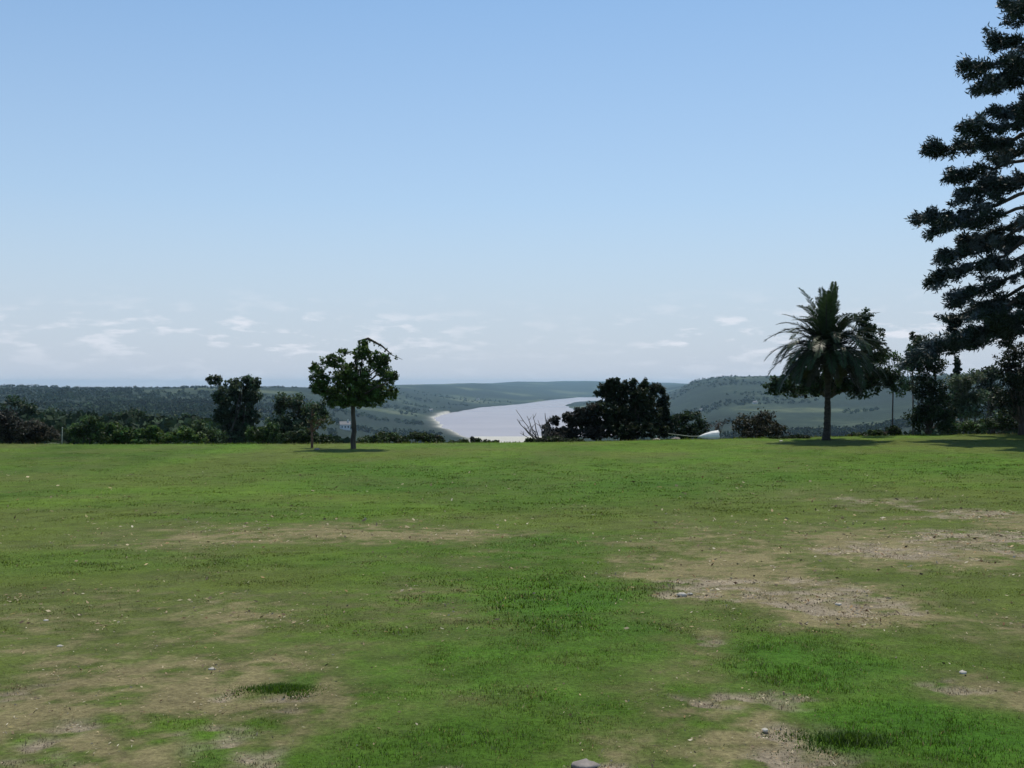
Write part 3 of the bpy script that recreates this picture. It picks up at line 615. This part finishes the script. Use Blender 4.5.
for i in range(24): frond(i*2.4+1, R(rng.uniform(28, 54)), rng.uniform(2.4, 3.3), rng.uniform(1.4, 2.3), fc, .5)
for i in range(26): frond(i*2.4+.4, R(rng.uniform(2, 32)), rng.uniform(2.5, 3.4), rng.uniform(1.3, 2.4), fc, .5)
for i in range(20): frond(i*2.4+.9, R(rng.uniform(-35, 0)), rng.uniform(2.0, 2.7), rng.uniform(.9, 1.4), (0.045, 0.045, 0.028))
for (az, el) in ((180, 26), (184, 12), (176, 42), (2, 30), (-5, 18), (8, 46), (188, -5), (-8, 0)): frond(R(az), R(el), 3.35, 1.5, fc, .62)
LV = np.concatenate(LVs); LC = np.concatenate(LCs)
cr_ = raw_mesh('crown', LV, np.arange(len(LV)).reshape(-1, 4), M_frond, palm, colr=LC)
fs = tb.build('frond_ribs', M_palmb, palm); fs.parent = cr_

# ------------------------------------------------------------------ big conifer
d = 47; x0 = PX(1046, d); z0 = ground_z(x0, d)
con = tag(empty('conifer', (x0, d, z0-.03)), 'very tall dark conifer rising past the top right corner of the photo', 'tree')
ztop = PZ(-75, d); tb = Tubes(); pz = np.linspace(z0-.3, ztop, 30)
tb.add(np.stack([x0+.12*np.sin(pz*.3), d+.1*np.cos(pz*.23), pz], 1), np.linspace(.52, .04, 30), 12)
bt = Tubes(); tufts = []; tdir = []; tblue = []
def bough(pts, rad, width, dens=1.0, start=.18):
    pts = np.asarray(pts, float); n_ = 14; t0 = np.linspace(0, 1, len(pts)); t = np.linspace(0, 1, n_)
    P = np.stack([np.interp(t, t0, pts[:, j]) for j in range(3)], 1); P[1:-1] = (P[:-2]+P[1:-1]*2+P[2:])/4; ln = np.linalg.norm(P[-1]-P[0])
    P[1:-1] += rng.normal(0, .02*ln, (n_-2, 3)); bt.add(P, np.linspace(rad, .02, n_), 6)
    ns = int(6+ln*3.6*dens)
    for k_ in range(ns):
        s = start+(1-start)*(k_+rng.random()*.8)/ns; s = min(s, 1); q = np.array([np.interp(s, t, P[:, j]) for j in range(3)]); dv = P[-1]-P[0]; dv /= np.linalg.norm(dv)
        sd_ = np.cross(dv, [0, 0, 1]); sg = 1 if k_ % 2 else -1
        tl = width*(.3+1.1*rng.random()**1.3)*(1-.4*s); bl = rng.random() < .32
        v = dv*.8+sd_*sg*(.35+.7*rng.random())+np.array([0, 0, rng.uniform(-.55, .45)]); v /= np.linalg.norm(v)
        e_ = q+v*tl; bt.add(curve(q, e_, -.08, .05, 4), np.linspace(.022, .008, 4), 4)
        nt_ = int(tl*9)+3; tblue.extend([bl]*(nt_+1))
        for h in range(nt_):
            f = .25+.75*h/nt_; tufts.append(q+(e_-q)*f+rng.normal(0, .05, 3)+np.array([0, 0, -.08*math.sin(f*3)*tl])); tdir.append(v)
        tufts.append(e_); tdir.append(v+np.array([0, 0, .4]))
lefts = [(18,1002,2,1.0),(30,990,36,1.0),(52,962,62,1.0),(80,966,90,1.0),(95,984,112,.9),(110,950,132,1.2),(128,934,140,1.0),(150,948,172,1.0),(172,958,192,1.1),(182,924,214,1.3),(200,930,226,1.3),
         (215,936,258,1.1),(232,930,276,1.1),(255,942,298,1.1),(272,950,318,1.0),(-20,1003,-30,.8),(-5,1010,-12,.8),
 (66,985,82,.8),(120,968,146,.8),(160,980,182,.8),(208,962,236,.8),(240,966,268,.9),(280,974,304,.8)]
for (ay, tx, ty, wd) in lefts:
    a = np.array([x0, d, PZ(ay, d)]); dy = rng.normal(0, .7); b = np.array([PX(tx+13, d), d+dy, PZ(ty-3, d)])
    m_ = a+(b-a)*.6+np.array([0, 0, rng.uniform(-.7, -.15)]); bough([a, m_, b+np.array([.3, 0, -.1]), b], .10, wd)
a = np.array([x0, d, PZ(300, d)])
bough([a, (PX(1005, d), d-.1, PZ(322, d)), (PX(975, d), d-.2, PZ(334, d)), (PX(940, d), d-.3, PZ(350, d)), (PX(908, d), d-.3, PZ(360, d))], .14, 1.0, 1.7, .12)
bough([a, (PX(1000, d), d+.4, PZ(326, d)), (PX(965, d), d+.4, PZ(342, d)), (PX(930, d), d+.5, PZ(346, d))], .10, .9, 1.3, .2)
for i in range(50):
    z = z0+4.8+(ztop-z0-6.5)*(i/50.)+rng.normal(0, .25); fr = (z-z0)/(ztop-z0); az = i*2.399+rng.normal(0, .3)
    if math.cos(az) < -.72: az += 1.2
    ln = 5.4*(1-fr)**.7*(.75+.4*rng.random())+.5; dr = -.16*ln*(1-fr)
    a = np.array([x0, d, z]); b = a+np.array([math.cos(az)*ln, math.sin(az)*ln, dr+.05*ln])
    bough([a, a+(b-a)*.5+np.array([0, 0, -.2]), b], .09, .95, .85)
tufts = np.array(tufts); tdir = np.array(tdir); tdir /= np.linalg.norm(tdir, axis=1)[:, None]
print('tufts', len(tufts))
per = 15; P = np.repeat(tufts, per, 0)+rng.normal(0, .09, (len(tufts)*15, 3)); Dn = np.repeat(tdir, per, 0)+rng.normal(0, .75, (len(P), 3)); Dn /= np.linalg.norm(Dn, axis=1)[:, None]
P = P+Dn*.09; cf = np.repeat(np.clip(1+.3*rng.normal(size=(len(tufts), 1)), .4, 2), per, 0)
LV, LC = leaf_quads(P, np.full(len(P), .25), np.where(np.repeat(np.array(tblue), per)[:, None], np.array([0.075, 0.10, 0.105]), np.array([0.026, 0.044, 0.034]))*cf, .6, .24, Dn)  # blue-grey highlights painted into the needle colour of randomly picked twigs
fo = raw_mesh('foliage', LV, np.arange(len(LV)).reshape(-1, 4), M_needle, con, colr=LC)
tr = tb.build('trunk', M_bark, con); bo = bt.build('boughs', M_bark, con); bo['label'] = 'long drooping boughs'

# ------------------------------------------------------------------ small things along the brink
def small_mesh(name, V, Fs, mat, loc=None, parent=None, smooth=False):
    me = bpy.data.meshes.new(name); me.from_pydata([tuple(v) for v in V], [], Fs); me.update(); me.materials.append(mat)
    if smooth: me.polygons.foreach_set('use_smooth', np.ones(len(me.polygons), dtype=bool))
    o = bpy.data.objects.new(name, me); col.objects.link(o)
    if loc is not None: o.location = loc
    if parent is not None: o.parent = parent
    return o

# bare driftwood like shrub
d = 52; x0 = PX(541, d); z0 = ground_z(x0, d)
tb = Tubes(); base = np.array([x0, d, z0-.1])
for (tx, ty, r0) in [(517,419,.05),(524,426,.05),(527,416,.045),(533,414,.04),(545,413,.07),(551,417,.04),(530,428,.06),(520,433,.04),(556,428,.04),(538,420,.05),(548,424,.05),(516,410,.03)]:
    tip = np.array([PX(tx, d), d+rng.normal(0, .25), PZ(ty, d)]); pp = curve(base+np.array([rng.normal(0, .06), 0, .0]), tip, -.05, .16, 8); tb.add(pp, np.linspace(r0, .012, 8), 6)
    for k_ in range(3):
        q = pp[rng.integers(3, 7)]; tb.add(curve(q, q+rng.normal(0, .16, 3)+np.array([0, 0, .18]), 0, .1, 4), [.018, .014, .01, .006], 4)
db = tb.build('bare_shrub', M_drift); tag(db, 'leafless branching shrub silhouetted against the river left of the dark bushes', 'shrub')
db.data.transform(__import__('mathutils').Matrix.Translation((-x0, -d, -z0))); db.location = (x0, d, z0)

# pale parasol lying on its side
d = 50.5; s = d/F; ax = PX(698, d); bx = PX(718.5, d); gz = ground_z(PX(710, d), d)
par = tag(empty('parasol', (PX(708, d), d, gz)), 'small white fan shaped parasol lying on its side at the brink beside the dark bushes', 'parasol')
zt = PZ(436.5, d)
ap = np.array([ax, d, zt]); V = [ap]; Fs = []
ring = []
nseg = 16
for k_ in range(nseg):
    th = 2*np.pi*k_/nseg; rr = .27*(1 if k_ % 2 == 0 else .93)
    ring.append((bx-.03*(k_ % 2), d+rr*math.cos(th)*1.2, zt-.0+rr*math.sin(th)*1.0))
for q_ in range(3):
    f = (q_+1)/3.; bul = .10*math.sin(math.pi*f*.8)
    for rg in ring:
        rg = np.array(rg); c0 = ap+(rg-ap)*f; cax = np.array([c0[0], d, zt]); rv = c0-cax; rn = np.linalg.norm(rv)+1e-9; V.append(cax+rv*(1+bul/rn*.8))
for k_ in range(nseg): Fs.append((0, 1+k_, 1+(k_+1) % nseg))
for q_ in range(2):
    for k_ in range(nseg):
        a0 = 1+q_*nseg+k_; a1 = 1+q_*nseg+(k_+1) % nseg; Fs.append((a0, a0+nseg, a1+nseg, a1))
V = np.array(V)-np.array(par.location); cp = small_mesh('canopy', V, Fs, M_white, parent=par)
sol = cp.modifiers.new('t', 'SOLIDIFY'); sol.thickness = .012
tb = Tubes(); tb.add([(bx+.03, d, zt), (PX(690, d), d-.02, zt+.01), (PX(668, d), d-.03, PZ(433.6, d))], [.022, .02, .018], 8); tb.build('pole', M_post, par)

def stone(name, label, px, py, d, r, mat, cat='stone', sq=(1.25, .9, .6), group=None, z=None):
    # a rounded, slightly lumpy stone
    x = PX(px, d); zg = ground_z(x, d) if z is None else z
    b = []; Fs = []; nu, nv = 9, 6
    for j in range(nv+1):
        ph = math.pi*j/nv
        for i in range(nu):
            th = 2*math.pi*i/nu; rr = r*(1+.13*rng.normal()) if 0 < j < nv else r
            b.append((rr*sq[0]*math.sin(ph)*math.cos(th), rr*sq[1]*math.sin(ph)*math.sin(th), rr*sq[2]*math.cos(ph)))
    for j in range(nv):
        for i in range(nu): Fs.append((j*nu+i, (j+1)*nu+i, (j+1)*nu+(i+1) % nu, j*nu+(i+1) % nu))
    o = small_mesh(name, b, Fs, mat, (x, d, zg+r*sq[2]*.3), smooth=True); tag(o, label, cat, group); return o
stone('boulder', 'pale boulder at the foot of the narrow square topped bush', 657, 434, 52, .18, M_stone, 'boulder')
stone('boulder', 'pale brown boulder left of the parasol pole end', 676, 434, 52.5, .2, M_rock, 'boulder', (1.3, 1, .8))
def lawn_stone(label, px, py, rpx, mat, nm='stone'):
    y = row_to_y(px, py); return stone(nm, label, px, py, y, .85*rpx/F*y, mat, sq=((1.7, 1.1, .45) if rpx > 8 else (rng.uniform(1, 1.6), 1, rng.uniform(.45, .7))), group='pale stones lying in the grass')
lawn_stone('brightest white stone in the bare patch right of the middle lawn', 682, 597, 4.5, M_stone)
lawn_stone('small white stone beside the brightest white stone', 690, 596, 2.6, M_stone)
lawn_stone('small pale stone in the dry patch below the palm', 838, 606, 3, M_stone)
lawn_stone('pale stone in the bare patch near the right edge, largest there', 963, 672, 4, M_stone)
lawn_stone('pinkish stone near the foot of the young reddish stemmed tree', 317, 450, 2.4, M_rock)
lawn_stone('pale stone at the left edge of the lawn, upper of two', 46, 622, 2.4, M_stone)
lawn_stone('pale stone near the left edge of the lawn, lower of two', 60, 646, 2.6, M_stone)
lawn_stone('grey stone half sunk at the bottom edge right of the middle', 585, 765, 10, M_rock)
lawn_stone('white stone on the brink by the palm foot', 781, 441, 1.8, M_stone)
lawn_stone('small pale stone amid the dirt at the bottom right of the middle', 765, 730, 4, M_stone)
lawn_stone('small pale stone left of the dark grass tuft', 212, 668, 3, M_stone)

# dark taller grass tufts
def tuft(label, px, py, rpx, h, c_, n_=2600):
    y = row_to_y(px, py); x = PX(px, y); rad = rpx/F*y; root_z = float(lawn_z(x, y))
    a = rng.random(n_)*2*np.pi; r = rad*np.abs(rng.normal(0, .75, n_))*(1+.45*np.sin(a*3+px)+.3*np.sin(a*5)); bx_ = x+r*np.cos(a); by_ = y+r*np.sin(a)*.6; bz = lawn_z(bx_, by_)-.01
    hh = h*(.5+.7*rng.random(n_))*(1/(1+(r/rad)**2*1.5)); az = rng.random(n_)*2*np.pi; w_ = .0035
    ln_ = rng.normal(0, .4, n_)*hh; la = rng.random(n_)*2*np.pi
    V = np.empty((n_, 3, 3)); V[:, 0] = np.stack([bx_-w_*np.cos(az), by_-w_*np.sin(az), bz], 1); V[:, 1] = np.stack([bx_+w_*np.cos(az), by_+w_*np.sin(az), bz], 1)
    V[:, 2] = np.stack([bx_+ln_*np.cos(la), by_+ln_*np.sin(la), bz+hh], 1); V = V.reshape(-1, 3)-np.array([x, y, root_z])
    o = raw_mesh('grass_tuft', V, np.arange(3*n_).reshape(-1, 3), M_grass, colr=np.repeat(np.array(c_)*(.6+.8*rng.random((n_, 1))), 3, 0)); o.location = (x, y, root_z)
    tag(o, label, 'grass tuft', 'darker tufts of grass in the lawn')
tuft('dark green grass tuft left of the middle near the bottom', 280, 688, 52, .04, (0.062, 0.14, 0.018), 6000)
tuft('tall deep green grass tuft beside the dirt patch at bottom right', 850, 740, 60, .055, (0.052, 0.115, 0.018), 3600)

# pale post
d = 55; x = PX(62, d); z = ground_z(x, d); zt = PZ(428.5, d)
post = tag(empty('post', (x, d, z-.02)), 'slim pale post standing among the shrubs on the far left', 'post')
tb = Tubes(); tb.add([(x, d, z-.3), (x, d, (z+zt)/2), (x+.02, d, zt)], [.03, .028, .026], 8); tb.build('shaft', M_post, post)
tb = Tubes(); tb.add([(x+.02, d, zt), (x+.02, d, zt+.04), (x+.02, d, zt+.07)], [.04, .04, .02], 8); tb.build('cap', M_post, post)
# grassy mound
mx0, md = PX(52, 54.5), 54.5
V = []; Fs = []; q_ = 22
for i in range(q_):
    for j in range(q_):
        a = -1+2*i/(q_-1); b = -1+2*j/(q_-1); r = math.hypot(a, b); X = mx0+a*1.4; Y = md+b*1.1
        V.append((X-mx0, Y-md, float(lawn_z(X, Y))+.48*max(0, 1-r*r)*(1+.2*float(fbm(np.array(X), np.array(Y), .5, 2, 3)))-.08))
for i in range(q_-1):
    for j in range(q_-1): Fs.append((i*q_+j, (i+1)*q_+j, (i+1)*q_+j+1, i*q_+j+1))
M_mound = mat_noise('mound_turf', (0.05, 0.085, 0.022), (0.10, 0.12, 0.045), 6, .95, .5)
o = small_mesh('grass_mound', V, Fs, M_mound, (mx0, md, 0), smooth=True); tag(o, kind='structure')

# ------------------------------------------------------------------ far houses
def house(label, px, py, wpx, two=False):
    x, dd = hit(px, py); wdt = wpx/F*dd; dep = wdt*.7; h = wdt*.38*(1.5 if two else 1); z = ground_z(x, dd)-.4
    r = tag(empty('house', (x, dd, z)), label, 'house', 'white houses across the valley'); r.rotation_euler = (0, 0, rng.uniform(-.4, .4))
    a, b = wdt/2, dep/2
    V = [(-a,-b,0),(a,-b,0),(a,b,0),(-a,b,0),(-a,-b,h),(a,-b,h),(a,b,h),(-a,b,h),(-a,0,h+b*.8),(a,0,h+b*.8)]
    small_mesh('wall', V, [(0,1,5,4),(2,3,7,6),(1,2,6,9,5),(3,0,4,8,7)], M_wall, parent=r)
    g = .12*wdt*.3; e_ = .05*wdt
    V = [(-a-e_,-b-e_,h-e_*.6),(a+e_,-b-e_,h-e_*.6),(a+e_,0,h+b*.8+.15),(-a-e_,0,h+b*.8+.15),(a+e_,b+e_,h-e_*.6),(-a-e_,b+e_,h-e_*.6)]
    V += [(v[0], v[1], v[2]+.3) for v in V]
    rf = small_mesh('roof', V, [(0,3,2,1),(3,5,4,2),(6,7,8,9),(9,8,10,11),(0,1,7,6),(5,11,10,4),(0,6,9,3),(3,9,11,5),(1,2,8,7),(2,4,10,8)], M_roof, parent=r)
    c = .06*wdt; X = a*.6
    V = [(X-c,-c,h),(X+c,-c,h),(X+c,c,h),(X-c,c,h),(X-c,-c,h+b+c*2),(X+c,-c,h+b+c*2),(X+c,c,h+b+c*2),(X-c,c,h+b+c*2)]
    ch = small_mesh('chimney', V, [(0,1,5,4),(1,2,6,5),(2,3,7,6),(3,0,4,7),(4,5,6,7)], M_wall, parent=rf)
    for i in range(3):
        wx = -a*.6+i*a*.6; ww = .07*wdt
        small_mesh('window', [(wx-ww,-b-.05,h*.4),(wx+ww,-b-.05,h*.4),(wx+ww,-b-.05,h*.75),(wx-ww,-b-.05,h*.75)], [(0,1,2,3)], M_glass, parent=r)
house('white house on the hillside left of the palm', 755, 404, 4.2)
house('small white house on the slope above the parasol', 701, 411, 3.4)
house('white house on the wooded slope above the left end of the river', 431, 411, 3.2)
house('largest pale house low in the valley just left of the lone tree trunk', 345, 430, 10, True)
house('pale house farther out beyond the river near its left bend', 478, 400, 2.6)

# ------------------------------------------------------------------ far woods as one mass
M_wood = mat_leaf('woodland', .8, .1, .1)
n_ = 42000; uu = rng.uniform(-.62, .62, n_); dd = np.exp(rng.uniform(math.log(110), math.log(5200), n_))
x = uu*dd; ok = np.ones(n_, bool)
wn = fbm(x, dd, 260, 3, 201); ppx = CX+F*uu
ok &= (dd > 900) | (rng.random(n_) < .45)
ok &= (wn > np.where(ppx < 430, -0.05, 0.07)) | (dd < 330)
rows = np.array([ground_z(a, b) for a, b in zip(x, dd)])
sdv = river_sd(x, dd); ok &= (sdv > 40) & (rows > RIV+3) & ~((ppx > 470) & (ppx < 640) & (dd < 2900))
ok &= ~((ppx > 335) & (ppx < 358) & (dd > 200) & (dd < 1500))
x, dd, rows = x[ok], dd[ok], rows[ok]
Vs = []; Cs = []
for band_, per, lf in (((0, 320), 170, .9), ((320, 900), 70, 1.5), ((900, 6000), 26, 3.2)):
    m = (dd >= band_[0]) & (dd < band_[1]); xx, yy, zz = x[m], dd[m], rows[m]; q = len(xx)
    if not q: continue
    rad = rng.uniform(2.4, 4.6, q)*(1 if band_[0] < 900 else 1.35)
    o3 = rng.normal(size=(q, per, 3)); o3 /= np.linalg.norm(o3, axis=2)[:, :, None]; o3 *= (rng.random((q, per))**.35)[:, :, None]*rad[:, None, None]; o3[:, :, 2] *= .8
    P = np.stack([xx, yy, zz+rad*.6], 1)[:, None, :]+o3
    cf = np.clip(1+.3*rng.normal(size=(q, 1, 1)), .4, 2)*(1+.15*rng.normal(size=(q, per, 1))); cf = cf*(1+.9*fbm(xx, yy, 140, 3, 77))[:, None, None]; C = (np.array([0.026, 0.044, 0.022])*cf).reshape(-1, 3)
    v, c_ = leaf_quads(P.reshape(-1, 3), np.full(q*per, lf), np.clip(C, .005, .2), .8, .9); Vs.append(v); Cs.append(c_)
V = np.concatenate(Vs); C = np.concatenate(Cs)
o = raw_mesh('distant_woodland', V, np.arange(len(V)).reshape(-1, 4), M_wood, colr=C); tag(o, 'dark mixed woodland covering the valley sides', 'woodland', kind='stuff')

# ------------------------------------------------------------------ haze
hm = bpy.data.materials.new('haze_air'); hm.use_nodes = True; n = hm.node_tree.nodes; l = hm.node_tree.links
for q in list(n):
    if q.type != 'OUTPUT_MATERIAL': n.remove(q)
pv = n.new('ShaderNodeVolumePrincipled'); pv.inputs['Color'].default_value = (0.52, 0.79, 1.0, 1); pv.inputs['Density'].default_value = HAZE; pv.inputs['Anisotropy'].default_value = 0.2
l.new(pv.outputs[0], [q for q in n if q.type == 'OUTPUT_MATERIAL'][0].inputs['Volume'])
zlo, zhi = float(Zg.min())-3, max(float(Zg.max()), ztop)+8
X0, X1, Y0, Y1 = -19800, 19800, -300, 14200
V = [(X0,Y0,zlo),(X1,Y0,zlo),(X1,Y1,zlo),(X0,Y1,zlo),(X0,Y0,zhi),(X1,Y0,zhi),(X1,Y1,zhi),(X0,Y1,zhi)]
hz = small_mesh('haze', V, [(0,3,2,1),(4,5,6,7),(0,1,5,4),(1,2,6,5),(2,3,7,6),(3,0,4,7)], hm); tag(hz, kind='stuff'); hz['label'] = 'pale blue haze over the valley'
